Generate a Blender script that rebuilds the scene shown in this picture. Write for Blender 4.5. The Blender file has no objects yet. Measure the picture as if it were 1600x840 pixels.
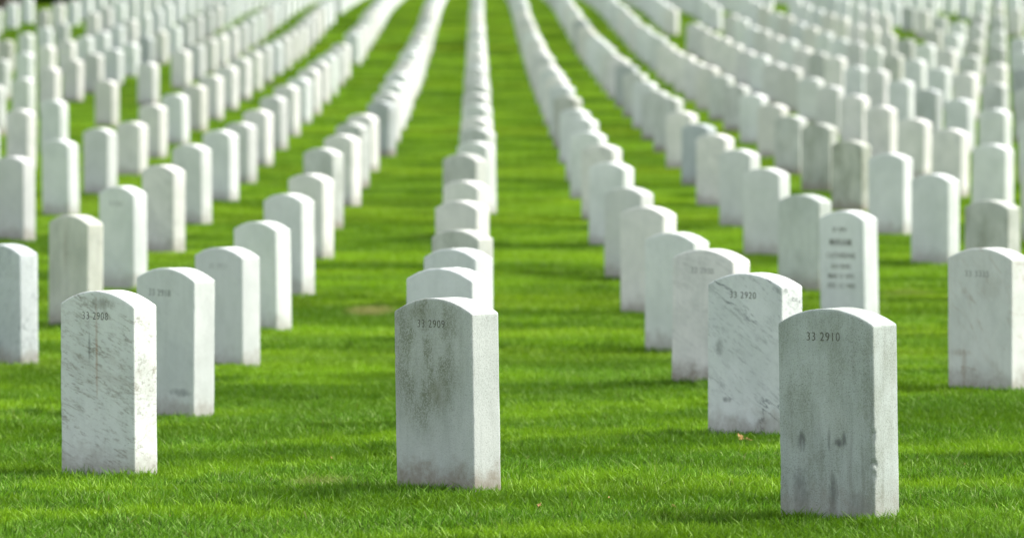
import bpy, bmesh, math, random
import numpy as np
from mathutils import Vector, noise

random.seed(7)
rng = np.random.default_rng(7)
SC = bpy.context.scene
COL = SC.collection

# ------------------------------------------------------------------ camera
FPX = 8300.0            # focal length in pixels of a 1600 px wide picture
PITCH = math.atan(420.0 / FPX)
D0 = 14.8               # metres to the middle front stone
CAM_Z = 1.35
cam = bpy.data.cameras.new('camera')
cam.sensor_width = 36.0
cam.lens = 36.0 * FPX / 1600.0
cam.clip_start = 0.5
cam.clip_end = 6000
cam.dof.use_dof = True
cam.dof.focus_distance = 14.6
cam.dof.aperture_fstop = 6.2
cam_ob = bpy.data.objects.new('camera', cam)
COL.objects.link(cam_ob)
cam_ob.location = (0, 0, CAM_Z)
cam_ob.rotation_euler = (math.pi / 2 - PITCH, 0, 0)
SC.camera = cam_ob

# ------------------------------------------------------------------ light
SUN_EL = math.radians(46)
SUN_AZ = math.radians(16)      # measured from +X towards +Y (sun to the right, a little behind the stones)
sdir = Vector((math.cos(SUN_EL) * math.cos(SUN_AZ), math.cos(SUN_EL) * math.sin(SUN_AZ), math.sin(SUN_EL)))
sun = bpy.data.lights.new('sun', 'SUN')
sun.energy = 2.6
sun.angle = math.radians(3.5)
sun.color = (1.0, 0.955, 0.88)
sun_ob = bpy.data.objects.new('sun', sun)
COL.objects.link(sun_ob)
sun_ob.rotation_euler = sdir.to_track_quat('Z', 'Y').to_euler()
sun_ob.location = sdir * 60

world = bpy.data.worlds.new('World')
SC.world = world
world.use_nodes = True
wn = world.node_tree
bg = wn.nodes['Background']
sky = wn.nodes.new('ShaderNodeTexSky')
sky.sky_type = 'NISHITA'
sky.sun_disc = False
sky.sun_elevation = SUN_EL
sky.sun_rotation = math.atan2(sdir.x, sdir.y)
sky.air_density = 0.8
sky.dust_density = 3.0
sky.ozone_density = 1.0
# thin bright cloud veils the blue: the sky's own light, partly whitened
veil = wn.nodes.new('ShaderNodeHueSaturation')
veil.inputs['Saturation'].default_value = 0.32
veil.inputs['Value'].default_value = 1.55
wn.links.new(sky.outputs[0], veil.inputs['Color'])
wn.links.new(veil.outputs[0], bg.inputs[0])
bg.inputs[1].default_value = 0.15
vs = SC.view_settings
vs.view_transform = 'Standard'
vs.look = 'None'
vs.exposure = 0.8
vs.gamma = 1.0
vs.use_curve_mapping = False
SC.cycles.use_denoising = True
SC.cycles.max_bounces = 8

# ------------------------------------------------------------------ terrain
TAB = [(0.0, 2200), (0.5, 1390), (0.80, 874), (0.928, 797), (1.0, 752), (1.07, 728), (1.173, 681), (1.317, 642), (1.418, 606), (1.562, 572),
       (1.663, 544), (1.807, 516), (1.908, 488), (2.05, 455), (2.153, 430), (2.30, 402), (2.398, 379), (2.54, 354),
       (2.65, 337), (2.97, 302), (3.26, 265), (3.45, 250), (3.8, 217), (4.2, 190), (4.5, 170), (5.1, 138),
       (5.4, 125), (5.9, 103), (6.4, 84), (6.9, 62), (7.3, 48), (8.0, 22), (9.0, 6), (10.0, -4), (12.0, -20), (15.0, -38)]
CANOPY = 0.038          # the lawn hides this much of every stone


def cam_z_from_y(y, Y):
    """height of a point at distance Y that shows at picture row y"""
    ang = PITCH + math.atan((y - 420.0) / FPX)
    return CAM_Z - Y * math.tan(ang)


_Ds = np.arange(0.0, 60.0, 0.05)
_td = np.array([t[0] for t in TAB])
_tz = np.array([cam_z_from_y(t[1], t[0] * D0) - CANOPY if t[0] > 0.6 else -0.03 for t in TAB])
_zz = np.interp(_Ds, _td, _tz)
_sm = np.zeros_like(_zz)
for _k, _d in enumerate(_Ds):
    s = 0.10 + 0.03 * _d
    w = np.exp(-0.5 * ((_Ds - _d) / s) ** 2)
    _sm[_k] = (w * _zz).sum() / w.sum()
ZT = _sm


BUMP = []


def ground(x, y):
    b = 0.0
    for (bx, by, bz) in BUMP:
        q = ((x - bx) / 0.6) ** 2 + ((y - by) / 1.0) ** 2
        if q < 12:
            b += bz * math.exp(-0.5 * q)
    return b + float(np.interp(abs(y) / D0, _Ds, ZT)) + 0.015 * noise.noise(Vector((x * 0.12, y * 0.12, 3.1)))


# ------------------------------------------------------------------ node helpers
class NT:
    def __init__(s, name):
        s.m = bpy.data.materials.new(name)
        s.m.use_nodes = True
        s.t = s.m.node_tree
        s.t.nodes.clear()
        s.out = s.t.nodes.new('ShaderNodeOutputMaterial')

    def n(s, typ, **kw):
        nd = s.t.nodes.new(typ)
        for k, v in kw.items():
            setattr(nd, k, v)
        return nd

    def l(s, a, b):
        s.t.links.new(a, b)

    def val(s, sock, v):
        if hasattr(v, 'node'):
            s.l(v, sock)
        else:
            sock.default_value = v

    def math(s, op, a, b=0.0, c=0.0, clamp=False):
        nd = s.n('ShaderNodeMath', operation=op)
        nd.use_clamp = clamp
        s.val(nd.inputs[0], a)
        s.val(nd.inputs[1], b)
        s.val(nd.inputs[2], c)
        return nd.outputs[0]

    def mix(s, f, a, b, mode='MIX'):
        nd = s.n('ShaderNodeMix', data_type='RGBA', blend_type=mode)
        s.val(nd.inputs[0], f)
        for sk, v in ((nd.inputs[6], a), (nd.inputs[7], b)):
            if isinstance(v, tuple):
                v = (v[0], v[1], v[2], 1)
            s.val(sk, v)
        return nd.outputs[2]

    def noise(s, vec, scale, detail=3.0, rough=0.5, dist=0.0):
        nd = s.n('ShaderNodeTexNoise')
        s.l(vec, nd.inputs['Vector'])
        nd.inputs['Scale'].default_value = scale
        nd.inputs['Detail'].default_value = detail
        nd.inputs['Roughness'].default_value = rough
        nd.inputs['Distortion'].default_value = dist
        return nd.outputs[0]

    def ramp(s, v, a, b, x=0.0, y=1.0):
        nd = s.n('ShaderNodeMapRange')
        nd.interpolation_type = 'SMOOTHSTEP'
        s.l(v, nd.inputs[0])
        nd.inputs[1].default_value = a
        nd.inputs[2].default_value = b
        nd.inputs[3].default_value = x
        nd.inputs[4].default_value = y
        return nd.outputs[0]

    def mapping(s, vec, rot=(0, 0, 0), scale=(1, 1, 1), loc=(0, 0, 0)):
        nd = s.n('ShaderNodeMapping')
        s.l(vec, nd.inputs[0])
        nd.inputs['Location'].default_value = loc
        nd.inputs['Rotation'].default_value = rot
        nd.inputs['Scale'].default_value = scale
        return nd.outputs[0]


def marble(name, base=(0.74, 0.73, 0.68), vein=0.35, vein_rot=25, vein_scale=9.0, vein_w=0.03, vein_col=(0.20, 0.20, 0.18),
           lichen=0.0, lichen_pos=None, streak=0.15, stain=0.6, grain=0.12, vary=0.0, seed=0.0, spots=(), bold=0.0):
    """spots: (x, z, rx, rz, strength, colour) soft stains at places of their own on the broad face"""
    t = NT(name)
    tc = t.n('ShaderNodeTexCoord').outputs['Object']
    info = t.n('ShaderNodeObjectInfo').outputs['Random']
    comb = t.n('ShaderNodeCombineXYZ')
    r1 = t.math('MULTIPLY', info, 37.0)
    for k in range(3):
        t.l(r1, comb.inputs[k])
    add = t.n('ShaderNodeVectorMath', operation='ADD')
    t.l(tc, add.inputs[0])
    if vary > 0:
        t.l(comb.outputs[0], add.inputs[1])
    else:
        add.inputs[1].default_value = (seed, seed * 0.7, seed * 1.3)
    P = add.outputs[0]
    sep = t.n('ShaderNodeSeparateXYZ')
    t.l(tc, sep.inputs[0])
    X, Y, Z = sep.outputs
    big = t.noise(P, 5.0, 4, 0.55)
    col = t.mix(t.ramp(big, 0.35, 0.7), base, tuple(c * k for c, k in zip(base, (0.86, 0.875, 0.87))))
    if vary > 0:
        a = t.math('FRACT', t.math('MULTIPLY', info, 7.31))
        b = t.math('FRACT', t.math('MULTIPLY', info, 13.7))
        dark = t.ramp(a, 0.5, 1.0, 0.0, vary)
        col = t.mix(dark, col, (0.36, 0.395, 0.40))
        col = t.mix(t.ramp(b, 0.62, 1.0, 0.0, vary * 0.9), col, (0.47, 0.47, 0.395))
    # veins
    if vein > 0:
        pr = t.mapping(P, rot=(0, -math.radians(vein_rot), 0))
        pv = t.mapping(pr, scale=(0.22, 0.6, 1.0))
        nv = t.noise(pv, vein_scale * 1.3, 8, 0.66, 0.35)
        line = t.ramp(t.math('ABSOLUTE', t.math('SUBTRACT', nv, 0.5)), 0.0, vein_w, 1.0, 0.0)
        mask = t.ramp(t.noise(pv, 26, 4, 0.65), 0.44, 0.62)
        v2 = t.math('MULTIPLY', t.math('MULTIPLY', line, mask), vein)
        col = t.mix(v2, col, vein_col)
        cloud = t.ramp(t.noise(pv, vein_scale * 0.6, 6, 0.7, 0.8), 0.5, 0.72)
        col = t.mix(t.math('MULTIPLY', cloud, vein * 0.42), col, tuple(c * 1.5 for c in vein_col))
        short = t.ramp(t.noise(t.mapping(pr, scale=(0.33, 0.8, 1.5)), 78, 5, 0.75), 0.53, 0.62)
        col = t.mix(t.math('MULTIPLY', t.math('MULTIPLY', short, t.ramp(big, 0.33, 0.55)), vein * 0.75), col, vein_col)
    if bold > 0:
        pb = t.mapping(t.mapping(P, rot=(0, -math.radians(vein_rot), 0)), scale=(0.30, 0.5, 1.0))
        nb = t.noise(pb, 6.5, 6, 0.58, 0.5)
        lb = t.ramp(t.math('ABSOLUTE', t.math('SUBTRACT', nb, 0.53)), 0.0, 0.016, 1.0, 0.0)
        mb = t.ramp(t.noise(P, 9, 2, 0.5), 0.4, 0.62)
        col = t.mix(t.math('MULTIPLY', t.math('MULTIPLY', lb, mb), bold), col, vein_col)
    mott = t.ramp(t.noise(t.mapping(P, scale=(1, 1, 0.6)), 22, 5, 0.7), 0.42, 0.68)
    col = t.mix(t.math('MULTIPLY', mott, 0.14 + 0.25 * streak), col, (0.36, 0.385, 0.35))
    # vertical weathering streaks
    st = t.ramp(t.noise(t.mapping(P, scale=(1, 1, 0.09)), 42, 4, 0.65), 0.48, 0.72)
    col = t.mix(t.math('MULTIPLY', st, streak), col, (0.28, 0.30, 0.27))
    # lichen / grime
    if lichen > 0:
        lm = t.ramp(t.noise(t.mapping(P, scale=(1, 1, 0.5)), 11, 5, 0.65), 0.40, 0.66)
        sp = t.ramp(t.noise(P, 230, 3, 0.75), 0.38, 0.60)
        if lichen_pos:
            lx, lz, rx, rz = lichen_pos
            dx = t.math('DIVIDE', t.math('SUBTRACT', X, lx), rx)
            dz = t.math('DIVIDE', t.math('SUBTRACT', Z, lz), rz)
            rr = t.math('ADD', t.math('MULTIPLY', dx, dx), t.math('MULTIPLY', dz, dz))
            pm = t.ramp(rr, 0.15, 1.3, 1.0, 0.0)
            pm = t.math('MULTIPLY', pm, t.ramp(Y, -0.05, -0.045, 1.0, 0.08))
            lm = t.math('MULTIPLY', t.math('ADD', lm, 0.35, clamp=True), pm)
        m1 = t.math('MULTIPLY', lm, t.math('MULTIPLY_ADD', sp, 0.65, 0.35))
        col = t.mix(t.math('MULTIPLY', m1, lichen), col, (0.125, 0.140, 0.075))
    for (sx, sz, rx, rz, strn, sc_) in spots:
        dx = t.math('DIVIDE', t.math('SUBTRACT', X, sx), rx)
        dz = t.math('DIVIDE', t.math('SUBTRACT', Z, sz), rz)
        rr = t.math('ADD', t.math('MULTIPLY', dx, dx), t.math('MULTIPLY', dz, dz))
        rr = t.math('ADD', rr, t.math('MULTIPLY_ADD', t.noise(t.mapping(P, scale=(1, 1, 0.45)), 75, 5, 0.7), 3.5, -1.7))
        m = t.ramp(rr, -0.4, 1.5, strn, 0.0)
        m = t.math('MULTIPLY', m, t.ramp(Y, -0.049, -0.044, 1.0, 0.0))
        col = t.mix(m, col, sc_)
    # pitting and grain
    gr = t.noise(P, 320, 2, 0.7)
    col = t.mix(t.ramp(gr, 0.5, 0.72, 0.0, grain), col, (0.16, 0.17, 0.14))
    pit = t.ramp(t.noise(P, 95, 3, 0.6), 0.70, 0.76)
    col = t.mix(t.math('MULTIPLY', pit, 0.55), col, (0.13, 0.12, 0.09))
    # soil splash and stain at the foot
    foot = t.math('ADD', Z, t.math('MULTIPLY_ADD', t.noise(P, 18, 4, 0.6), -0.16, 0.08))
    fm = t.ramp(foot, 0.045, 0.135, 1.0, 0.0)
    fm2 = t.math('MULTIPLY', fm, t.math('MULTIPLY_ADD', t.noise(P, 70, 3, 0.6), 0.8, 0.35, clamp=True))
    col = t.mix(t.math('MULTIPLY', fm2, min(1.0, stain * 1.35)), col, (0.22, 0.185, 0.135))
    bs = t.n('ShaderNodeBsdfPrincipled')
    t.l(col, bs.inputs['Base Color'])
    bs.inputs['Roughness'].default_value = 0.72
    bs.inputs['Specular IOR Level'].default_value = 0.25
    bmp = t.n('ShaderNodeBump')
    bmp.inputs['Strength'].default_value = 0.32
    bmp.inputs['Distance'].default_value = 0.0022
    hgt = t.math('ADD', t.noise(P, 150, 4, 0.65), t.math('MULTIPLY', pit, -0.8))
    t.l(hgt, bmp.inputs['Height'])
    t.l(bmp.outputs[0], bs.inputs['Normal'])
    t.l(bs.outputs[0], t.out.inputs[0])
    return t.m


def grass_mat(name, blades=True):
    t = NT(name)
    pos = t.n('ShaderNodeNewGeometry').outputs['Position']
    flat = t.mapping(pos, scale=(1, 1, 0))
    n1 = t.noise(t.mapping(flat, scale=(0.6, 1, 1)), 0.75, 5, 0.62)
    n2 = t.noise(t.mapping(flat, scale=(0.6, 1, 1), loc=(7, 3, 0)), 1.3, 5, 0.65)
    n3 = t.noise(t.mapping(flat, scale=(0.5, 1.0, 1)), 0.16, 3, 0.5)
    if blades:
        at = t.n('ShaderNodeAttribute', attribute_name='tone')
        tone = at.outputs['Fac']
        hgt = t.n('ShaderNodeAttribute', attribute_name='along').outputs['Fac']
    else:
        tone = t.noise(flat, 60, 3, 0.7)
        hgt = None
    col = t.mix(tone, (0.008, 0.054, 0.002), (0.155, 0.370, 0.022))
    if blades:
        col = t.mix(t.ramp(tone, 0.88, 0.97, 0, 0.75), col, (0.34, 0.42, 0.16))
        col = t.mix(t.math('MULTIPLY', t.ramp(tone, 0.02, 0.0), 0.7), col, (0.30, 0.22, 0.09))
    # lawn colour grows lighter and yellower with distance
    sepp = t.n('ShaderNodeSeparateXYZ')
    t.l(flat, sepp.inputs[0])
    col = t.mix(t.ramp(sepp.outputs[1], 15.0, 34.0, 0.0, 0.6), col, (0.230, 0.395, 0.020))
    n4 = t.noise(t.mapping(flat, scale=(0.35, 1, 1), loc=(3, 9, 0)), 0.55, 6, 0.7)  # sunlit and shadowed bands put into the lawn colour by stretched noise
    col = t.mix(t.math('MULTIPLY', t.ramp(n4, 0.50, 0.60, 0, 0.65), t.ramp(sepp.outputs[1], 13.0, 24.0, 0.3, 1.0)), col, (0.290, 0.440, 0.018))
    col = t.mix(t.ramp(n4, 0.40, 0.48, 0.6, 0), col, (0.075, 0.165, 0.006))
    col = t.mix(t.ramp(n2, 0.47, 0.59, 0, 0.62), col, (0.225, 0.410, 0.008))
    col = t.mix(t.ramp(n1, 0.47, 0.57, 0, 0.72), col, (0.034, 0.105, 0.002))
    col = t.mix(t.ramp(n3, 0.5, 0.68, 0, 0.4), col, (0.23, 0.31, 0.008))
    # worn straw coloured patches
    for (px, py, rx, ry, s_) in BARE:
        dx = t.math('DIVIDE', t.math('SUBTRACT', sepp.outputs[0], px), rx)
        dy = t.math('DIVIDE', t.math('SUBTRACT', sepp.outputs[1], py), ry)
        rr = t.math('ADD', t.math('MULTIPLY', dx, dx), t.math('MULTIPLY', dy, dy))
        rr = t.math('ADD', rr, t.math('MULTIPLY', n2, 0.8))
        col = t.mix(t.ramp(rr, 0.4, 1.5, s_, 0.0), col, (0.36, 0.30, 0.13))
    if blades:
        col = t.mix(t.ramp(hgt, 0.1, 0.9, 0.85, 0.0), col, (0.014, 0.034, 0.003))  # roots darkened in the colour for the shaded gaps between blades
        d = t.n('ShaderNodeBsdfDiffuse')
        tr = t.n('ShaderNodeBsdfTranslucent')
        t.l(col, d.inputs[0])
        t.l(t.mix(0.25, col, (0.22, 0.46, 0.004)), tr.inputs[0])
        m1 = t.n('ShaderNodeMixShader')
        m1.inputs[0].default_value = 0.33
        t.l(d.outputs[0], m1.inputs[1])
        t.l(tr.outputs[0], m1.inputs[2])
        g = t.n('ShaderNodeBsdfGlossy')
        g.inputs['Roughness'].default_value = 0.5
        g.inputs[0].default_value = (0.9, 1.0, 0.6, 1)
        m2 = t.n('ShaderNodeMixShader')
        m2.inputs[0].default_value = 0.02
        t.l(m1.outputs[0], m2.inputs[1])
        t.l(g.outputs[0], m2.inputs[2])
        t.l(m2.outputs[0], t.out.inputs[0])
    else:
        d = t.n('ShaderNodeBsdfDiffuse')
        t.l(t.mix(0.35, col, (0.07, 0.075, 0.03)), d.inputs[0])
        t.l(d.outputs[0], t.out.inputs[0])
    return t.m


def xpos(xpix, D):
    return (xpix - 800.0) / FPX * D * D0


for _x, _D, _dz in [(169, 1.07, -0.029), (272, 1.317, -0.026), (1311, 0.928, -0.012), (1180, 1.173, 0.016), (1550, 1.346, 0.048), (1110, 1.418, 0.018)]:
    BUMP.append((xpos(_x, _D), _D * D0, _dz))

BARE = [(xpos(578, 1.93), 1.93 * D0, 0.16, 0.5, 0.75), (xpos(500, 1.03), 1.03 * D0, 0.12, 0.25, 0.35), (xpos(1420, 2.05), 2.05 * D0, 0.2, 0.4, 0.3)]
M_GROUND = grass_mat('lawn_soil', False)
M_BLADE = grass_mat('grass_blade', True)


def tag(o, label=None, cat=None, group=None, kind=None):
    if label: o['label'] = label
    if cat: o['category'] = cat
    if group: o['group'] = group
    if kind: o['kind'] = kind


def link_mesh(name, me, mats, parent=None):
    o = bpy.data.objects.new(name, me)
    COL.objects.link(o)
    for m in (mats if isinstance(mats, (list, tuple)) else [mats]):
        me.materials.append(m)
    if parent:
        o.parent = parent
    return o


# ------------------------------------------------------------------ ground sheet
ys = np.concatenate([np.arange(-40, 8, 8.0), np.arange(8, 60, 0.4), np.arange(60, 180, 2.0), np.geomspace(180, 2500, 24)])
xs = np.concatenate([-np.geomspace(40, 1500, 14)[::-1], np.arange(-36, -5, 2.0), np.arange(-5, 5, 0.4), np.arange(5, 36.1, 2.0), np.geomspace(40, 1500, 14)])
verts = [(x, y, ground(x, y)) for y in ys for x in xs]
nx = len(xs)
faces = [(r * nx + c, r * nx + c + 1, (r + 1) * nx + c + 1, (r + 1) * nx + c) for r in range(len(ys) - 1) for c in range(nx - 1)]
me = bpy.data.meshes.new('ground')
me.from_pydata(verts, [], faces)
for p in me.polygons:
    p.use_smooth = True
g_ob = link_mesh('ground', me, M_GROUND)
tag(g_ob, kind='structure')


# ------------------------------------------------------------------ headstone mesh
W, T, H = 0.33, 0.102, 0.565


def lines(half, r, n):
    """grid lines along one axis with extra ones in the rounded edge"""
    inner = np.linspace(-(half - r), half - r, n)
    e = r * np.array([1.0, 0.62, 0.3])
    return np.concatenate([-(half - r) - e, inner, (half - r) + e[::-1]])


def stone_mesh(name, nx_, ny_, nz_, detail=0.0, seed=0, chip=None, rise=0.040, r=0.006):
    hx, hy = W / 2, T / 2
    z0, z1 = -0.28, H - rise
    hz = (z1 - z0) / 2
    zc = (z1 + z0) / 2
    lx, ly, lz = lines(hx, r, nx_), lines(hy, r, ny_), lines(hz, r, nz_)
    idx = {}
    vs_, fs = [], []

    def vid(a, b, c):
        k = (a, b, c)
        if k not in idx:
            idx[k] = len(vs_)
            vs_.append((lx[a], ly[b], lz[c]))
        return idx[k]
    A, B, Cn = len(lx) - 1, len(ly) - 1, len(lz) - 1
    for a in range(A):
        for c in range(Cn):
            fs.append((vid(a, 0, c), vid(a + 1, 0, c), vid(a + 1, 0, c + 1), vid(a, 0, c + 1)))
            fs.append((vid(a + 1, B, c), vid(a, B, c), vid(a, B, c + 1), vid(a + 1, B, c + 1)))
    for b in range(B):
        for c in range(Cn):
            fs.append((vid(0, b + 1, c), vid(0, b, c), vid(0, b, c + 1), vid(0, b + 1, c + 1)))
            fs.append((vid(A, b, c), vid(A, b + 1, c), vid(A, b + 1, c + 1), vid(A, b, c + 1)))
    for a in range(A):
        for b in range(B):
            fs.append((vid(a, b, Cn), vid(a + 1, b, Cn), vid(a + 1, b + 1, Cn), vid(a, b + 1, Cn)))
            fs.append((vid(a, b + 1, 0), vid(a + 1, b + 1, 0), vid(a + 1, b, 0), vid(a, b, 0)))
    out = []
    for (x, y, z) in vs_:
        ix = min(max(x, -(hx - r)), hx - r)
        iy = min(max(y, -(hy - r)), hy - r)
        iz = min(max(z, -(hz - r)), hz - r)
        d = Vector((x - ix, y - iy, z - iz))
        n_ = d.normalized() if d.length > 1e-9 else Vector((0, 0, 0))
        p = Vector((ix, iy, iz)) + n_ * r
        edge = (abs(x - ix) > 1e-9) + (abs(y - iy) > 1e-9) + (abs(z - iz) > 1e-9)
        p.z += zc
        if detail > 0:
            q = p * 9 + Vector((seed * 3.7, seed, 0))
            p += n_ * detail * 0.0011 * noise.noise(q)
            if edge >= 2:
                c_ = noise.fractal(p * 42 + Vector((seed, seed * 2.1, 5)), 1.0, 2.0, 3)
                p -= n_ * detail * 0.0042 * max(0.0, c_ - 0.12)
            if nx_ > 30:
                # small breaks along the upright front edge
                zz = p.z + 0.006 * noise.noise(p * 60)
                c_ = 0.001 + 0.012 * max(0.0, noise.noise(Vector((seed, 1.7, zz * 34))) - 0.25) + 0.002 * noise.noise(Vector((seed, 0.4, zz * 110)))
                if chip and chip[0] < zz < chip[1]:
                    f = math.sin(math.pi * (zz - chip[0]) / (chip[1] - chip[0])) ** 0.6
                    c_ += f * (0.004 + 0.016 * max(0.0, 0.1 + noise.noise(Vector((seed, 5.3, zz * 95)))))
                for sg in (1, -1):
                    over = (sg * p.x - hx) + (-p.y - hy) + (c_ if sg > 0 else min(c_, 0.006))
                    if over > 0:
                        p.x -= sg * over / 2
                        p.y += over / 2
        # arched top, fading out down the stone
        k = max(0.0, min(1.0, (p.z - (z1 - 0.30)) / 0.30))
        u = p.x / hx
        p.z += rise * (1 - u * u) * k
        out.append(p)
    m = bpy.data.meshes.new(name)
    m.from_pydata([tuple(v) for v in out], [], fs)
    for p in m.polygons:
        p.use_smooth = True
    return m


M_CUT = NT('engraved_letter')
_b = M_CUT.n('ShaderNodeBsdfDiffuse')
_b.inputs[0].default_value = (0.13, 0.13, 0.105, 1)
M_CUT.l(_b.outputs[0], M_CUT.out.inputs[0])
M_CUT = M_CUT.m
M_CUT2 = NT('weathered_letter')
_b = M_CUT2.n('ShaderNodeBsdfDiffuse')
_b.inputs[0].default_value = (0.26, 0.27, 0.25, 1)
M_CUT2.l(_b.outputs[0], M_CUT2.out.inputs[0])
M_CUT2 = M_CUT2.m


def inscription(parent, rows, mat):
    """rows: (text, x, z, size, thickness offset)"""
    vs_, fs = [], []
    for (txt, x, z, size, off) in rows:
        cu = bpy.data.curves.new('t', 'FONT')
        cu.body = txt
        cu.size = size
        cu.align_x = 'CENTER'
        cu.offset = off
        cu.extrude = 0.0006
        cu.space_character = 1.16
        ob = bpy.data.objects.new('t', cu)
        COL.objects.link(ob)
        dg = bpy.context.evaluated_depsgraph_get()
        m = bpy.data.meshes.new_from_object(ob.evaluated_get(dg))
        b0 = len(vs_)
        for v in m.vertices:
            vs_.append((v.co.x + x, -T / 2 - 0.0001 - v.co.z, v.co.y + z))
        for p in m.polygons:
            fs.append(tuple(b0 + i for i in p.vertices))
        bpy.data.objects.remove(ob)
        bpy.data.meshes.remove(m)
        bpy.data.curves.remove(cu)
    m = bpy.data.meshes.new('inscription')
    m.from_pydata(vs_, [], fs)
    o = link_mesh('inscription', m, mat, parent)
    return o


# ------------------------------------------------------------------ stone layout
YAW = math.radians(47.5)
TURN = {(-1, 0): 42.0, (0, 0): 48.2, (1, 0): 43.8, (1, 1): 45.6, (-1, 1): 46.8, (2, 4): 50.5}
WID = {(-1, 0): 0.955, (1, 0): 0.975}
M_GEN = [marble('weathered_marble_plain', vary=0.42, vein=0.10, streak=0.10, stain=0.55),
         marble('weathered_marble_veined', vary=0.4, vein=0.32, vein_rot=30, streak=0.12, stain=0.5),
         marble('weathered_marble_grimy', base=(0.60, 0.62, 0.58), vary=0.75, vein=0.18, lichen=0.35, streak=0.25, stain=0.75),
         marble('clean_marble', base=(0.70, 0.725, 0.69), vary=0.25, vein=0.05, streak=0.05, stain=0.45)]
DK = (0.085, 0.09, 0.085)
BR = (0.30, 0.21, 0.12)
hero_mats = {
    (-1, 0): marble('veined_marble', base=(0.67, 0.70, 0.65), vein=0.75, vein_rot=17, vein_scale=18, vein_w=0.035, vein_col=(0.22, 0.195, 0.15),
                    streak=0.06, stain=0.45, grain=0.08, seed=4.2,
                    spots=[(0.0, 0.40, 0.006, 0.17, 0.55, (0.36, 0.22, 0.13)), (-0.034, 0.40, 0.006, 0.045, 0.5, DK), (0.02, 0.53, 0.07, 0.018, 0.6, (0.17, 0.16, 0.12))]),
    (0, 0): marble('lichen_spotted_marble', base=(0.50, 0.53, 0.49), vein=0.0, lichen=0.85, lichen_pos=(-0.03, 0.42, 0.17, 0.27), streak=0.30, stain=0.8,
                   grain=0.65, seed=1.1, spots=[(0.02, 0.30, 0.045, 0.05, 0.38, (0.17, 0.17, 0.10)), (-0.06, 0.52, 0.08, 0.025, 0.3, (0.19, 0.20, 0.13))]),
    (1, 0): marble('grey_marble', base=(0.44, 0.485, 0.45), vein=0.0, lichen=0.45, streak=0.62, stain=0.35, grain=0.85, seed=8.3,
                   spots=[(-0.085, 0.225, 0.016, 0.026, 0.85, DK), (0.045, 0.225, 0.022, 0.012, 0.9, DK), (0.062, 0.235, 0.008, 0.02, 0.8, DK), (0.01, 0.235, 0.006, 0.035, 0.6, DK),
                          (0.022, 0.09, 0.018, 0.06, 0.7, DK), (-0.09, 0.09, 0.035, 0.07, 0.55, DK), (0.11, 0.06, 0.05, 0.05, 0.4, DK),
                          (0.02, 0.29, 0.06, 0.06, 0.35, (0.56, 0.60, 0.56)), (0.0, 0.47, 0.13, 0.03, 0.2, (0.24, 0.27, 0.24))]),
    (1, 1): marble('white_marble_dark_veins', base=(0.68, 0.71, 0.68), vein=0.35, vein_rot=30, vein_scale=7, bold=0.75, vein_col=(0.10, 0.115, 0.12),
                   streak=0.04, stain=0.5, seed=2.6, spots=[(-0.075, 0.145, 0.022, 0.01, 0.6, DK), (-0.11, 0.32, 0.02, 0.03, 0.45, DK)]),
    (2, 2): marble('marble_brown_veins', base=(0.64, 0.66, 0.61), vein=0.15, bold=0.55, vein_rot=48, vein_col=(0.34, 0.26, 0.18), streak=0.12, stain=0.5, seed=5.5,
                   spots=[(-0.08, 0.10, 0.016, 0.10, 0.45, (0.28, 0.2, 0.13)), (0.05, 0.42, 0.07, 0.05, 0.3, (0.30, 0.29, 0.22)), (-0.10, 0.17, 0.06, 0.015, 0.4, (0.28, 0.2, 0.13))]),
    (-1, 1): marble('pale_marble_smudged', base=(0.61, 0.64, 0.60), vein=0.12, streak=0.12, stain=0.5, seed=9.4,
                    spots=[(0.09, 0.125, 0.065, 0.016, 0.6, (0.14, 0.15, 0.15)), (-0.13, 0.09, 0.03, 0.03, 0.7, DK), (0.08, 0.24, 0.1, 0.1, 0.15, (0.4, 0.44, 0.47))]),
    (-2, 0): marble('grey_veined_marble', base=(0.56, 0.60, 0.59), vein=0.5, vein_rot=-50, vein_col=(0.16, 0.18, 0.19), streak=0.2, seed=3.9, bold=0.7),
    (1, 2): marble('white_marble_browned_foot', vein=0.25, vein_rot=20, streak=0.12, stain=0.95, seed=6.6),
    (2, 4): marble('clean_white_marble', base=(0.70, 0.73, 0.70), vein=0.0, streak=0.02, stain=0.3, seed=7.7),
    (-2, 1): marble('beige_stained_marble', base=(0.58, 0.59, 0.51), vein=0.2, vein_rot=75, streak=0.30, lichen=0.25, stain=0.5, seed=12.1,
                    spots=[(-0.02, 0.40, 0.02, 0.12, 0.5, (0.25, 0.21, 0.15))]),
    (2, 5): marble('grey_green_marble', base=(0.55, 0.59, 0.55), vein=0.15, streak=0.25, lichen=0.2, seed=13.3),
    (3, 5): marble('dirty_marble', base=(0.50, 0.52, 0.46), vein=0.1, streak=0.4, lichen=0.55, seed=14.5),
    (3, 8): marble('dark_streaked_marble', base=(0.52, 0.54, 0.47), vein=0.1, streak=0.6, lichen=0.7, seed=15.5),
    (3, 9): marble('dark_topped_marble', base=(0.50, 0.52, 0.46), vein=0.1, streak=0.6, lichen=0.6, seed=16.5),
    (2, 9): marble('slate_grey_marble', base=(0.46, 0.505, 0.50), vein=0.1, streak=0.3, lichen=0.1, seed=17.5),
}
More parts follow.
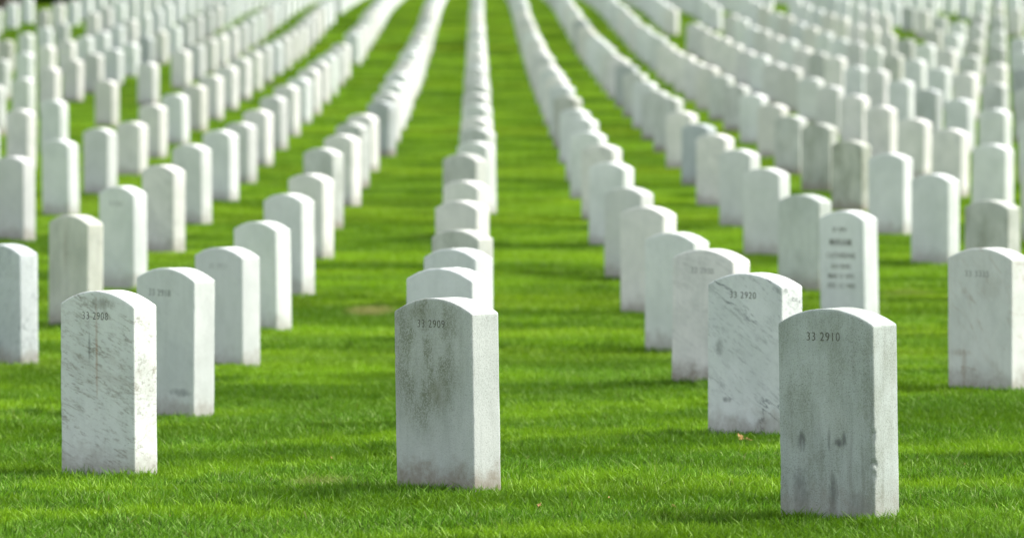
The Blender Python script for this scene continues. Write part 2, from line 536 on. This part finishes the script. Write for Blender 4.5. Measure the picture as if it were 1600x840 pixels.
# measured stones: (column, row) -> (x in the photo, apex y)
MEAS = {(0, 0): (701, 463), (0, 1): (702, 417), (0, 2): (717, 387), (0, 3): (722, 358), (0, 4): (723, 313), (0, 5): (727, 282), (0, 6): (725, 240),
        (-1, 0): (169, 452), (-1, 1): (272, 417), (-1, 2): (355, 385), (-1, 3): (411, 345), (-1, 4): (452, 302), (-1, 5): (486, 271), (-1, 6): (505, 231),
        (-1, 7): (535, 210), (-1, 8): (551, 192), (-1, 9): (568, 178),
        (1, 0): (1314, 479), (1, 1): (1180, 425), (1, 2): (1110, 388), (1, 3): (1058, 362), (1, 4): (1014, 322), (1, 5): (983, 292), (1, 6): (955, 253),
        (1, 7): (941, 225), (1, 8): (920, 205),
        (-2, 0): (8, 380), (-2, 1): (117, 335), (-2, 2): (192, 290), (-2, 3): (255, 257), (-2, 4): (300, 225), (-2, 5): (345, 203),
        (-3, 0): (23, 244), (-3, 1): (95, 218), (-3, 2): (156, 200), (-3, 3): (206, 190),
        (2, 2): (1547, 386), (2, 4): (1329, 328), (2, 5): (1258, 303), (2, 6): (1199, 262), (2, 7): (1157, 233), (2, 8): (1118, 209),
        (3, 5): (1552, 312), (3, 6): (1462, 271), (3, 7): (1392, 239), (3, 8): (1330, 219), (3, 9): (1281, 193), (3, 10): (1236, 181),
        (4, 8): (1551, 225), (4, 9): (1485, 201), (4, 10): (1428, 185)}
MISSING = {(2, 3)}
for (ci, da, db) in [(-2, 5.45, 5.75), (4, 6.45, 6.9), (-4, 3.72, 3.92), (-4, 4.24, 4.44), (-4, 4.76, 4.97), (-7, 6.57, 6.77), (-8, 6.4, 6.86),
                     (8, 6.15, 6.62), (10, 7.02, 7.5), (12, 7.9, 8.5), (7, 7.7, 8.1), (-3, 7.7, 7.95)]:
    MISSING.add((ci, da, db))
LEAN = {(0, 0): -1.15, (1, 0): -1.3, (-1, 0): -0.15, (2, 4): -1.0, (1, 1): -0.3, (-1, 4): -0.9, (-1, 3): -0.8, (-2, 4): -0.8}


def col_u(i):
    if i >= 0:
        return [0, 515, 1062, 1612, 2157][i] if i < 5 else 2157 + 541 * (i - 4)
    return {-1: -526, -2: -1150, -3: -1755}.get(i, -1755 + 598 * (i + 3))


def col_D(i, j):
    if i >= 0:
        return 1 - 0.072 * i + 0.245 * j
    if i == -1:
        return 1.07 + 0.245 * j
    return 1.57 + 0.258 * j + {-2: 0.0}.get(i, 0.87 + 0.09 * (-i - 3))


stones = []
DMAX = 10.6
for i in range(-22, 26):
    for j in range(-40, 60):
        if (i, j) in MISSING:
            continue
        D = col_D(i, j)
        if D < 0.9 or D > DMAX:
            continue
        u = col_u(i)
        x = 745 + u / D
        if not (-90 < x < 1690) and not ((i, j) == (2, 1)):
            continue
        if x < -95 / D ** 0.7 or (x > 1600 + 95 / D ** 0.7 and (i, j) != (2, 1)):
            continue
        if D < 1.05 and (i, j) not in MEAS and (i, j) != (2, 1):
            continue
        if any(len(m) == 3 and m[0] == i and m[1] < D < m[2] for m in MISSING):
            continue
        r1, r2, r3, r4 = rng.random(4)
        if D > 5.5 and i > 4 and r4 < 0.04:
            continue
        if i <= -10 and x < 150 or i <= -9 and D > 7.75 and x < 140:
            continue
        if (i, j) in MEAS:
            x, top = MEAS[(i, j)]
        else:
            x += (r1 - 0.5) * 7 / D
            top = None
            D += (r3 - 0.5) * 0.02
        Y = D * D0
        X = (x - 800) / FPX * Y
        gz = ground(X, Y)
        h = 0.565 + (r2 - 0.5) * 0.05
        if top is not None:
            h = cam_z_from_y(top, Y + 0.05) - gz
            h = min(max(h, 0.50), 0.66)
        stones.append(dict(i=i, j=j, D=D, x=x, X=X, Y=Y, gz=gz, h=h, r=r1))
stones.sort(key=lambda s: s['D'])
NSINGLE = 300

WORDS = ['first', 'second', 'third', 'fourth', 'fifth', 'sixth', 'seventh', 'eighth', 'ninth', 'tenth', 'eleventh', 'twelfth', 'thirteenth',
         'fourteenth', 'fifteenth', 'sixteenth', 'seventeenth', 'eighteenth', 'nineteenth', 'twentieth']


def ordn(k):
    if k <= 20:
        return WORDS[k - 1]
    tens = {2: 'twenty', 3: 'thirty', 4: 'forty', 5: 'fifty'}[k // 10]
    return tens + '-' + WORDS[k % 10 - 1] if k % 10 else tens[:-1] + 'ieth'


SPECIAL = {
    (-1, 0): 'front left marble headstone with brown diagonal veins, numbered 33 2908, rust line through its number',
    (0, 0): 'front middle marble headstone with dark green grime, numbered 33 2909, leaning slightly left',
    (1, 0): 'front right grey marble headstone with dark smears and a chipped edge, numbered 33 2910',
    (1, 1): 'white marble headstone with dark grey veins, numbered 33 2920, just behind headstone 33 2910',
    (-1, 1): 'pale marble headstone with black smudges near its foot, just behind headstone 33 2908',
    (2, 2): 'marble headstone with brown branching veins at the right edge of the photo, numbered 33 3335',
    (2, 4): 'clean white headstone carved with six lines of lettering, behind headstone 33 2910',
    (-2, 0): 'grey veined marble headstone cut by the left edge, nearest of those left of 33 2908',
    (-2, 1): 'beige stained marble headstone with a brown streak, behind and left of headstone 33 2908',
    (1, 2): 'white headstone with a brown stained foot, directly behind the headstone numbered 33 2920',
    (2, 5): 'grey green marble headstone directly behind the one with six carved lines',
    (3, 5): 'dirty grey headstone behind the brown veined one at the right edge of the photo',
}
MIDD = {0: 'the middle column', 1: 'the first column right of the middle', -1: 'the first column left of the middle'}
hero_res = {(-1, 0), (0, 0), (1, 0), (1, 1), (-1, 1), (2, 2)}
base_meshes = []
for k in range(4):
    m = stone_mesh('headstone', 7, 3, 8, detail=1.0, seed=20 + k, r=0.0065)
    m.materials.append(M_GEN[k])
    base_meshes.append(m)
proto = None
count = {}
cells = {}
ncol = {}
for s in stones[:NSINGLE]:
    key = (s['i'], s['j'])
    i = s['i']
    count[i] = count.get(i, 0) + 1
    k = count[i]
    if key in hero_mats:
        if key in hero_res:
            me = stone_mesh('headstone', 84, 22, 130, detail=1.0, seed=3 + 2 * i + s['j'], chip=(0.09, 0.28) if key == (1, 0) else None, r=0.0055)
        else:
            me = stone_mesh('headstone', 12, 4, 20, detail=1.0, seed=3 + i)
        me.materials.append(hero_mats[key])
    else:
        w = s['r'] if key not in {(3, 6), (3, 7), (4, 8), (2, 7), (2, 6), (-2, 2), (-1, 2)} else 0.9
        me = base_meshes[0 if w < 0.35 else 1 if w < 0.55 else 2 if w < 0.70 else 3]
    if proto is None or key in hero_mats or proto.data in [None]:
        o = bpy.data.objects.new('headstone', me)
        proto = o
    else:
        o = proto.copy()
        for kk in list(o.keys()):
            del o[kk]
        o.data = me
    COL.objects.link(o)
    o.location = (s['X'], s['Y'], s['gz'])
    rj = random.Random(hash(key) & 0xffff)
    lean = LEAN.get(key, rj.uniform(-0.9, 0.6))
    o.rotation_euler = (math.radians(rj.uniform(-0.7, 0.7)), math.radians(lean), -math.radians(TURN[key]) if key in TURN else -YAW + math.radians(rj.uniform(-2, 2)))
    o.scale = (WID.get(key, 1), WID.get(key, 1), s['h'] / H)
    s['ob'] = o
    if key in SPECIAL:
        lab = SPECIAL[key]
    elif i == 0:
        lab = 'white marble headstone, %s from the front in the middle column' % ordn(k)
    else:
        side = 'right' if i > 0 else 'left'
        lab = 'white marble headstone, %s from the front in the %s column %s of the middle' % (ordn(k), ordn(abs(i)), side)
    tag(o, lab, 'headstone', 'white marble headstones in columns on the lawn')

# the farther ones, past three hundred of a kind, are one object
vv, ff, b0 = [], [], 0
lm_ = stone_mesh('tmp', 3, 1, 3, r=0.008)
lv = np.array([v.co[:] for v in lm_.vertices])
lf = [tuple(p.vertices) for p in lm_.polygons]
shade = []
for s in stones[NSINGLE:]:
    a = -YAW + math.radians(random.uniform(-1.5, 1.5))
    p = lv.copy()
    p[:, 2] *= s['h'] / H
    p[:, 0] += p[:, 2] * random.uniform(-0.012, 0.012)
    q = np.empty_like(p)
    q[:, 0] = p[:, 0] * math.cos(a) - p[:, 1] * math.sin(a) + s['X']
    q[:, 1] = p[:, 0] * math.sin(a) + p[:, 1] * math.cos(a) + s['Y']
    q[:, 2] = p[:, 2] + s['gz']
    vv.append(q)
    ff += [tuple(b0 + t for t in f) for f in lf]
    b0 += len(p)
    shade += [random.random()] * len(lf)
bpy.data.meshes.remove(lm_)
m = bpy.data.meshes.new('distant_headstones')
m.from_pydata(np.concatenate(vv).tolist(), [], ff)
at = m.attributes.new('tone', 'FLOAT', 'FACE')
at.data.foreach_set('value', shade)
for p in m.polygons:
    p.use_smooth = True
tm = NT('distant_marble')
fac = tm.n('ShaderNodeAttribute', attribute_name='tone').outputs['Fac']
c_ = tm.mix(tm.ramp(fac, 0.6, 1.0, 0, 0.5), (0.66, 0.69, 0.66), (0.42, 0.45, 0.43))
c_ = tm.mix(tm.ramp(tm.noise(tm.n('ShaderNodeNewGeometry').outputs['Position'], 4, 3), 0.4, 0.7, 0, 0.25), c_, (0.48, 0.49, 0.42))
pb_ = tm.n('ShaderNodeBsdfPrincipled')
tm.l(c_, pb_.inputs['Base Color'])
pb_.inputs['Roughness'].default_value = 0.75
pb_.inputs['Specular IOR Level'].default_value = 0.25
tm.l(pb_.outputs[0], tm.out.inputs[0])
fo = link_mesh('distant_headstones', m, tm.m)
tag(fo, 'hundreds of small blurred white headstones on the far rise', 'headstones', kind='stuff')

# inscriptions
byk = {(s['i'], s['j']): s['ob'] for s in stones[:NSINGLE]}
for key, txt in {(-1, 0): '33 2908', (0, 0): '33 2909', (1, 0): '33 2910', (1, 1): '33 2920'}.items():
    inscription(byk[key], [(txt, -0.006, H - 0.082, 0.0315, -0.0004)], M_CUT)
inscription(byk[(2, 2)], [('33 3335', -0.012, H - 0.108, 0.0335, -0.0003)], M_CUT2)
inscription(byk[(-1, 1)], [('33 2918', -0.03, H - 0.100, 0.0335, 0.0)], M_CUT2)
inscription(byk[(1, 2)], [('33 2930', 0.0, H - 0.095, 0.0335, -0.0005)], M_CUT2)
inscription(byk[(-1, 2)], [('33 2927', 0.0, H - 0.095, 0.0335, -0.0008)], M_CUT2)
inscription(byk[(-2, 2)], [('33 2935', 0.0, H - 0.105, 0.034, 0.0)], M_CUT2)
inscription(byk[(2, 4)], [('33 2941', -0.01, H - 0.098, 0.030, 0.0002), ('MIRIAM', -0.005, H - 0.163, 0.044, 0.0007), ('CATHERINE', -0.005, H - 0.222, 0.036, 0.0003),
                          ('HIS WIFE', -0.005, H - 0.272, 0.032, 0.0001), ('MAR 12 1872', -0.005, H - 0.316, 0.030, 0.0001), ('DEC 12 1943', -0.005, H - 0.362, 0.032, 0.0002)], M_CUT)

# ------------------------------------------------------------------ lawn
def patch_mesh(size, n, seed, hmin, hmax, wid):
    r = np.random.default_rng(seed)
    bx = r.uniform(-size / 2, size / 2, n)
    by = r.uniform(-size / 2, size / 2, n)
    # blades grow in loose tufts: heights follow a smooth field
    hh = np.array([noise.noise(Vector((x * 9 + seed * 5, y * 9, seed))) for x, y in zip(bx, by)])
    h2 = np.array([noise.noise(Vector((x * 34 + seed * 5, y * 34, seed))) for x, y in zip(bx, by)])
    h = (hmin + (hmax - hmin) * np.clip(0.45 + 0.4 * hh + 0.5 * h2 + r.normal(0, 0.2, n), 0.0, 1.5))
    ang = r.uniform(0, 2 * math.pi, n)
    face = r.uniform(0, 2 * math.pi, n)
    lean = np.abs(r.normal(0.45, 0.40, n)) * h
    w = wid * r.uniform(0.6, 1.25, n)
    lx, ly = np.cos(ang) * lean, np.sin(ang) * lean
    wx, wy = np.cos(face) * w / 2, np.sin(face) * w / 2
    V = np.zeros((n, 7, 3))
    for k, (t_, ws) in enumerate(((0.0, 0.8), (0.42, 1.0), (0.78, 0.7))):
        cx, cy, cz = bx + lx * t_ ** 1.9, by + ly * t_ ** 1.9, h * t_ * (1 - 0.10 * t_)
        V[:, 2 * k] = np.stack([cx - wx * ws, cy - wy * ws, cz], 1)
        V[:, 2 * k + 1] = np.stack([cx + wx * ws, cy + wy * ws, cz], 1)
    V[:, 6] = np.stack([bx + lx, by + ly, h * 0.93], 1)
    V[:, :2, 2] -= 0.015
    fs = []
    for b in range(n):
        o_ = b * 7
        fs += [(o_, o_ + 1, o_ + 3, o_ + 2), (o_ + 2, o_ + 3, o_ + 5, o_ + 4), (o_ + 4, o_ + 5, o_ + 6)]
    m_ = bpy.data.meshes.new('grass_patch')
    m_.from_pydata(V.reshape(-1, 3).tolist(), [], fs)
    a1 = m_.attributes.new('tone', 'FLOAT', 'POINT')
    a1.data.foreach_set('value', np.repeat(r.random(n), 7))
    a2 = m_.attributes.new('along', 'FLOAT', 'POINT')
    a2.data.foreach_set('value', np.tile([0, 0, .42, .42, .78, .78, 1.0], n))
    for p in m_.polygons:
        p.use_smooth = True
    m_.materials.append(M_BLADE)
    return m_


def lawn(name, label, y0, y1, size, n, hmin, hmax, wid, step, seed, nvar=5):
    protos = []
    for k in range(nvar):
        po = bpy.data.objects.new('grass_patch', patch_mesh(size, n, seed + k, hmin, hmax, wid))
        protos.append(po)
    pts = []
    y = y0
    rr = random.Random(seed)
    while y < y1:
        half = y * (800 / FPX) * 1.04 + 1.2
        x = -half
        while x < half:
            jx, jy = x + rr.uniform(-.12, .12) * step, y + rr.uniform(-.12, .12) * step
            pts.append((jx, jy, ground(jx, jy)))
            x += step
        y += step
    m_ = bpy.data.meshes.new(name)
    m_.from_pydata(pts, [], [])
    ob = link_mesh(name, m_, [])
    ng = bpy.data.node_groups.new(name, 'GeometryNodeTree')
    ng.interface.new_socket('Geometry', in_out='INPUT', socket_type='NodeSocketGeometry')
    ng.interface.new_socket('Geometry', in_out='OUTPUT', socket_type='NodeSocketGeometry')
    gi, go = ng.nodes.new('NodeGroupInput'), ng.nodes.new('NodeGroupOutput')
    mp = ng.nodes.new('GeometryNodeMeshToPoints')
    ip = ng.nodes.new('GeometryNodeInstanceOnPoints')
    jn = ng.nodes.new('GeometryNodeJoinGeometry')
    for po in protos:
        oi = ng.nodes.new('GeometryNodeObjectInfo')
        oi.inputs['Object'].default_value = po
        oi.inputs['As Instance'].default_value = True
        ng.links.new(oi.outputs['Geometry'], jn.inputs[0])
    ip.inputs['Pick Instance'].default_value = True
    ri = ng.nodes.new('FunctionNodeRandomValue')
    ri.data_type = 'INT'
    ri.inputs[4].default_value = 0
    ri.inputs[5].default_value = nvar - 1
    ri.inputs['Seed'].default_value = seed
    rv = ng.nodes.new('FunctionNodeRandomValue')
    rv.data_type = 'FLOAT_VECTOR'
    rv.inputs[0].default_value = (-0.03, -0.03, 0)
    rv.inputs[1].default_value = (0.03, 0.03, 6.283)
    rv.inputs['Seed'].default_value = seed + 1
    rs = ng.nodes.new('FunctionNodeRandomValue')
    rs.data_type = 'FLOAT'
    rs.inputs[2].default_value = 0.88
    rs.inputs[3].default_value = 1.14
    rs.inputs['Seed'].default_value = seed + 2
    L = ng.links.new
    L(gi.outputs[0], mp.inputs[0])
    L(mp.outputs[0], ip.inputs['Points'])
    L(jn.outputs[0], ip.inputs['Instance'])
    L(ri.outputs[2], ip.inputs['Instance Index'])
    L(rv.outputs[0], ip.inputs['Rotation'])
    L(rs.outputs[1], ip.inputs['Scale'])
    L(ip.outputs[0], go.inputs[0])
    md = ob.modifiers.new('lawn', 'NODES')
    md.node_group = ng
    tag(ob, label, 'grass', kind='stuff')
    return ob


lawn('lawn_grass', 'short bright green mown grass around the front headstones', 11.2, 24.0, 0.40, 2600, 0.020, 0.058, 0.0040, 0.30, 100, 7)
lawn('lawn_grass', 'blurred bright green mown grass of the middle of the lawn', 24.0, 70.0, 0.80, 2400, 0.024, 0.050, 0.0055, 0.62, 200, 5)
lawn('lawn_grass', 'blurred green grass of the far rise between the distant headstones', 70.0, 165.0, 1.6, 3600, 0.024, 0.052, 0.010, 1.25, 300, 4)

def tufts(name, label, size, n, seed):
    ob = lawn(name, label, 5, 5, size, n, 0.036, 0.066, 0.0022, 1.0, seed, 5)
    rr = random.Random(seed)
    pts = []
    for s in stones:
        if s['D'] > 2.0:
            break
        a = s['ob'].rotation_euler.z
        per = 2 * (W + T)
        k = int(per / 0.035)
        for q in range(k):
            if rr.random() < 0.25:
                continue
            d = (q + rr.random()) / k * per
            o_ = 0.012 + rr.random() * 0.02
            if d < W: lx_, ly_ = d - W / 2, -T / 2 - o_
            elif d < W + T: lx_, ly_ = W / 2 + o_, d - W - T / 2
            elif d < 2 * W + T: lx_, ly_ = d - W - T - W / 2, T / 2 + o_
            else: lx_, ly_ = -W / 2 - o_, d - 2 * W - T - T / 2
            x = s['X'] + lx_ * math.cos(a) - ly_ * math.sin(a)
            y = s['Y'] + lx_ * math.sin(a) + ly_ * math.cos(a)
            pts.append((x, y, ground(x, y)))
    ob.data.clear_geometry()
    ob.data.from_pydata(pts, [], [])


tufts('trimmed_grass', 'longer uncut grass blades standing round the feet of the near headstones', 0.05, 26, 700)

# ------------------------------------------------------------------ dry leaves
tl = NT('dry_leaf')
d_ = tl.n('ShaderNodeBsdfPrincipled')
nn = tl.noise(tl.n('ShaderNodeTexCoord').outputs['Object'], 60, 3)
tl.l(tl.mix(nn, (0.62, 0.36, 0.16), (0.40, 0.20, 0.07)), d_.inputs['Base Color'])
d_.inputs['Roughness'].default_value = 0.7
tl.l(d_.outputs[0], tl.out.inputs[0])


def leaf(xp, D, size, seed, label):
    r = random.Random(seed)
    n = 11
    vs_, fs = [], []
    for k in range(n):
        a = 2 * math.pi * k / n
        rad = size * (0.55 + 0.45 * (k % 2)) * r.uniform(0.75, 1.1)
        vs_.append((rad * math.cos(a), rad * math.sin(a) * 0.75, r.uniform(-0.1, 0.45) * size))
    vs_.append((0, 0, 0))
    for k in range(n):
        fs.append((k, (k + 1) % n, n))
    m_ = bpy.data.meshes.new('dry_leaf')
    m_.from_pydata(vs_, [], fs)
    o_ = link_mesh('dry_leaf', m_, tl.m)
    so = o_.modifiers.new('thickness', 'SOLIDIFY')
    so.thickness = 0.0008
    X, Y = xpos(xp, D), D * D0
    o_.location = (X, Y, ground(X, Y) + 0.040)
    o_.rotation_euler = (r.uniform(0.2, 0.8), r.uniform(-0.5, 0.5), r.uniform(0, 6))
    tag(o_, label, 'leaf', 'dry leaves lying on the grass')


leaf(1158, 1.148, 0.024, 1, 'curled tan dry leaf in the grass before headstone 33 2920')
leaf(1170, 1.142, 0.016, 2, 'smaller tan leaf touching the curled leaf before headstone 33 2920')
leaf(265, 0.915, 0.011, 3, 'small orange leaf scrap in the grass in front of headstone 33 2908')
leaf(843, 0.945, 0.009, 4, 'tiny orange leaf scrap right of headstone 33 2909')
leaf(1053, 0.945, 0.008, 5, 'tiny yellow leaf scrap left of headstone 33 2910')
leaf(1508, 1.06, 0.009, 6, 'small brown leaf scrap in shaded grass right of headstone 33 2910')
leaf(953, 0.965, 0.009, 7, 'tiny tan leaf scrap midway between headstones 33 2909 and 33 2910')
leaf(518, 1.105, 0.010, 8, 'small brown leaf scrap left of headstone 33 2909')

# ------------------------------------------------------------------ trees beyond the stones, far left
tb = NT('tree_bark')
bd = tb.n('ShaderNodeBsdfPrincipled')
tb.l(tb.mix(tb.noise(tb.n('ShaderNodeTexCoord').outputs['Object'], 6, 5), (0.13, 0.085, 0.06), (0.055, 0.04, 0.03)), bd.inputs['Base Color'])
bd.inputs['Roughness'].default_value = 0.9
tb.l(bd.outputs[0], tb.out.inputs[0])
tf = NT('tree_leaves')
fd = tf.n('ShaderNodeBsdfDiffuse')
ft = tf.n('ShaderNodeBsdfTranslucent')
fc = tf.mix(tf.n('ShaderNodeAttribute', attribute_name='tone').outputs['Fac'], (0.028, 0.065, 0.014), (0.07, 0.13, 0.02))
tf.l(fc, fd.inputs[0])
tf.l(fc, ft.inputs[0])
fx = tf.n('ShaderNodeMixShader')
fx.inputs[0].default_value = 0.3
tf.l(fd.outputs[0], fx.inputs[1])
tf.l(ft.outputs[0], fx.inputs[2])
tf.l(fx.outputs[0], tf.out.inputs[0])


def tube(vs_, fs, pts, rads, n=10):
    b = len(vs_)
    for (p, r) in zip(pts, rads):
        for k in range(n):
            a = 2 * math.pi * k / n
            vs_.append((p[0] + r * math.cos(a), p[1] + r * math.sin(a), p[2]))
    for q in range(len(pts) - 1):
        for k in range(n):
            fs.append((b + q * n + k, b + q * n + (k + 1) % n, b + (q + 1) * n + (k + 1) % n, b + (q + 1) * n + k))


def tree(X, Y, h, crown, rad, seed, label):
    r = random.Random(seed)
    e = bpy.data.objects.new('tree', None)
    COL.objects.link(e)
    e.location = (X, Y, ground(X, Y))
    tag(e, label, 'tree', 'trees beyond the far headstones')
    vs_, fs = [], []
    tube(vs_, fs, [(0, 0, -0.3), (0, 0, 0.15), (0.03, 0, 1), (0.1, 0.05, h * 0.5), (0.0, 0.1, h * 0.9)], [rad * 1.7, rad * 1.25, rad, rad * 0.7, rad * 0.15])
    tips = []
    for k in range(9):
        a = r.uniform(0, 6.28)
        z0 = h * r.uniform(0.28, 0.6)
        L_ = crown * r.uniform(0.6, 0.95)
        p1 = (math.cos(a) * L_ * 0.5, math.sin(a) * L_ * 0.5, z0 + L_ * 0.4)
        p2 = (math.cos(a) * L_, math.sin(a) * L_, z0 + L_ * 0.65)
        tube(vs_, fs, [(0.05, 0, z0), p1, p2], [rad * 0.45, rad * 0.25, rad * 0.06], 7)
        tips += [p1, p2]
    m_ = bpy.data.meshes.new('trunk')
    m_.from_pydata(vs_, [], fs)
    link_mesh('trunk', m_, tb.m, e)
    R = np.random.default_rng(seed)
    n = 9000
    cl = np.array(tips + [(r.gauss(0, crown * 0.4), r.gauss(0, crown * 0.4), h * r.uniform(0.4, 1.0)) for _ in range(26)])
    c = cl[R.integers(0, len(cl), n)] + R.normal(0, crown * 0.17, (n, 3))
    a, b = R.normal(0, 1, (n, 3)), R.normal(0, 1, (n, 3))
    a /= np.linalg.norm(a, axis=1)[:, None]
    b -= (a * b).sum(1)[:, None] * a
    b /= np.linalg.norm(b, axis=1)[:, None]
    sz = R.uniform(0.09, 0.2, n)[:, None]
    q = np.stack([c + a * sz, c + b * sz * 0.5, c - a * sz, c - b * sz * 0.5], 1).reshape(-1, 3)
    m2 = bpy.data.meshes.new('crown')
    m2.from_pydata(q.tolist(), [], [(4 * k, 4 * k + 1, 4 * k + 2, 4 * k + 3) for k in range(n)])
    a1 = m2.attributes.new('tone', 'FLOAT', 'POINT')
    a1.data.foreach_set('value', np.repeat(R.random(n), 4))
    link_mesh('crown', m2, tf.m, e)


tree(xpos(9, 8.2), 8.2 * D0, 7.5, 3.0, 0.14, 31, 'brown tree trunk at the far top left corner beyond the headstones')
tree(xpos(36, 8.6), 8.6 * D0, 7.0, 2.8, 0.12, 32, 'dark tree trunk second from the far top left corner')
tree(xpos(112, 8.9), 8.9 * D0, 8.0, 3.0, 0.12, 33, 'dark tree trunk third from the far top left corner')
print('stones', len(stones), 'single D', stones[NSINGLE - 1]['D'])


# dark evergreen shrubs behind the last stones, far left
def shrub(X, Y, h, wd, seed, label):
    r = random.Random(seed)
    R = np.random.default_rng(seed)
    e = bpy.data.objects.new('evergreen_shrub', None)
    COL.objects.link(e)
    e.location = (X, Y, ground(X, Y))
    tag(e, label, 'shrub', 'dark shrubs behind the far left headstones')
    vs_, fs = [], []
    for k in range(5):
        a = r.uniform(0, 6.28)
        tube(vs_, fs, [(0.05 * k, 0, -0.1), (math.cos(a) * wd * 0.3, math.sin(a) * wd * 0.3, h * 0.7)], [0.04, 0.01], 6)
    m_ = bpy.data.meshes.new('stem')
    m_.from_pydata(vs_, [], fs)
    link_mesh('stem', m_, tb.m, e)
    n = 5000
    c = R.normal(0, 1, (n, 3))
    c /= np.linalg.norm(c, axis=1)[:, None]
    c *= (R.random(n) ** 0.4)[:, None] * (0.8 + 0.3 * R.random(n))[:, None]
    c *= np.array([wd, wd * 0.8, h * 0.52])
    c[:, 2] += h * 0.5
    a, b = R.normal(0, 1, (n, 3)), R.normal(0, 1, (n, 3))
    sz = R.uniform(0.02, 0.05, n)[:, None]
    q = np.stack([c + a * sz, c + b * sz, c - a * sz, c - b * sz], 1).reshape(-1, 3)
    m2 = bpy.data.meshes.new('foliage')
    m2.from_pydata(q.tolist(), [], [(4 * k, 4 * k + 1, 4 * k + 2, 4 * k + 3) for k in range(n)])
    a1 = m2.attributes.new('tone', 'FLOAT', 'POINT')
    a1.data.foreach_set('value', np.repeat(R.random(n), 4))
    link_mesh('foliage', m2, tf.m, e)


for k_, (xp, D_, h_, w_) in enumerate([(-8, 8.9, 1.5, 0.9), (42, 9.1, 1.3, 0.8), (84, 9.0, 1.5, 0.8), (128, 9.3, 1.2, 0.7)]):
    shrub(xpos(xp, D_), D_ * D0, h_, w_, 50 + k_, ['dark green shrub cut by the left edge behind the farthest headstones',
          'dark green shrub second from the left edge behind the farthest headstones', 'dark green shrub third from the left edge behind the farthest headstones',
          'dark green shrub fourth from the left edge behind the farthest headstones'][k_])
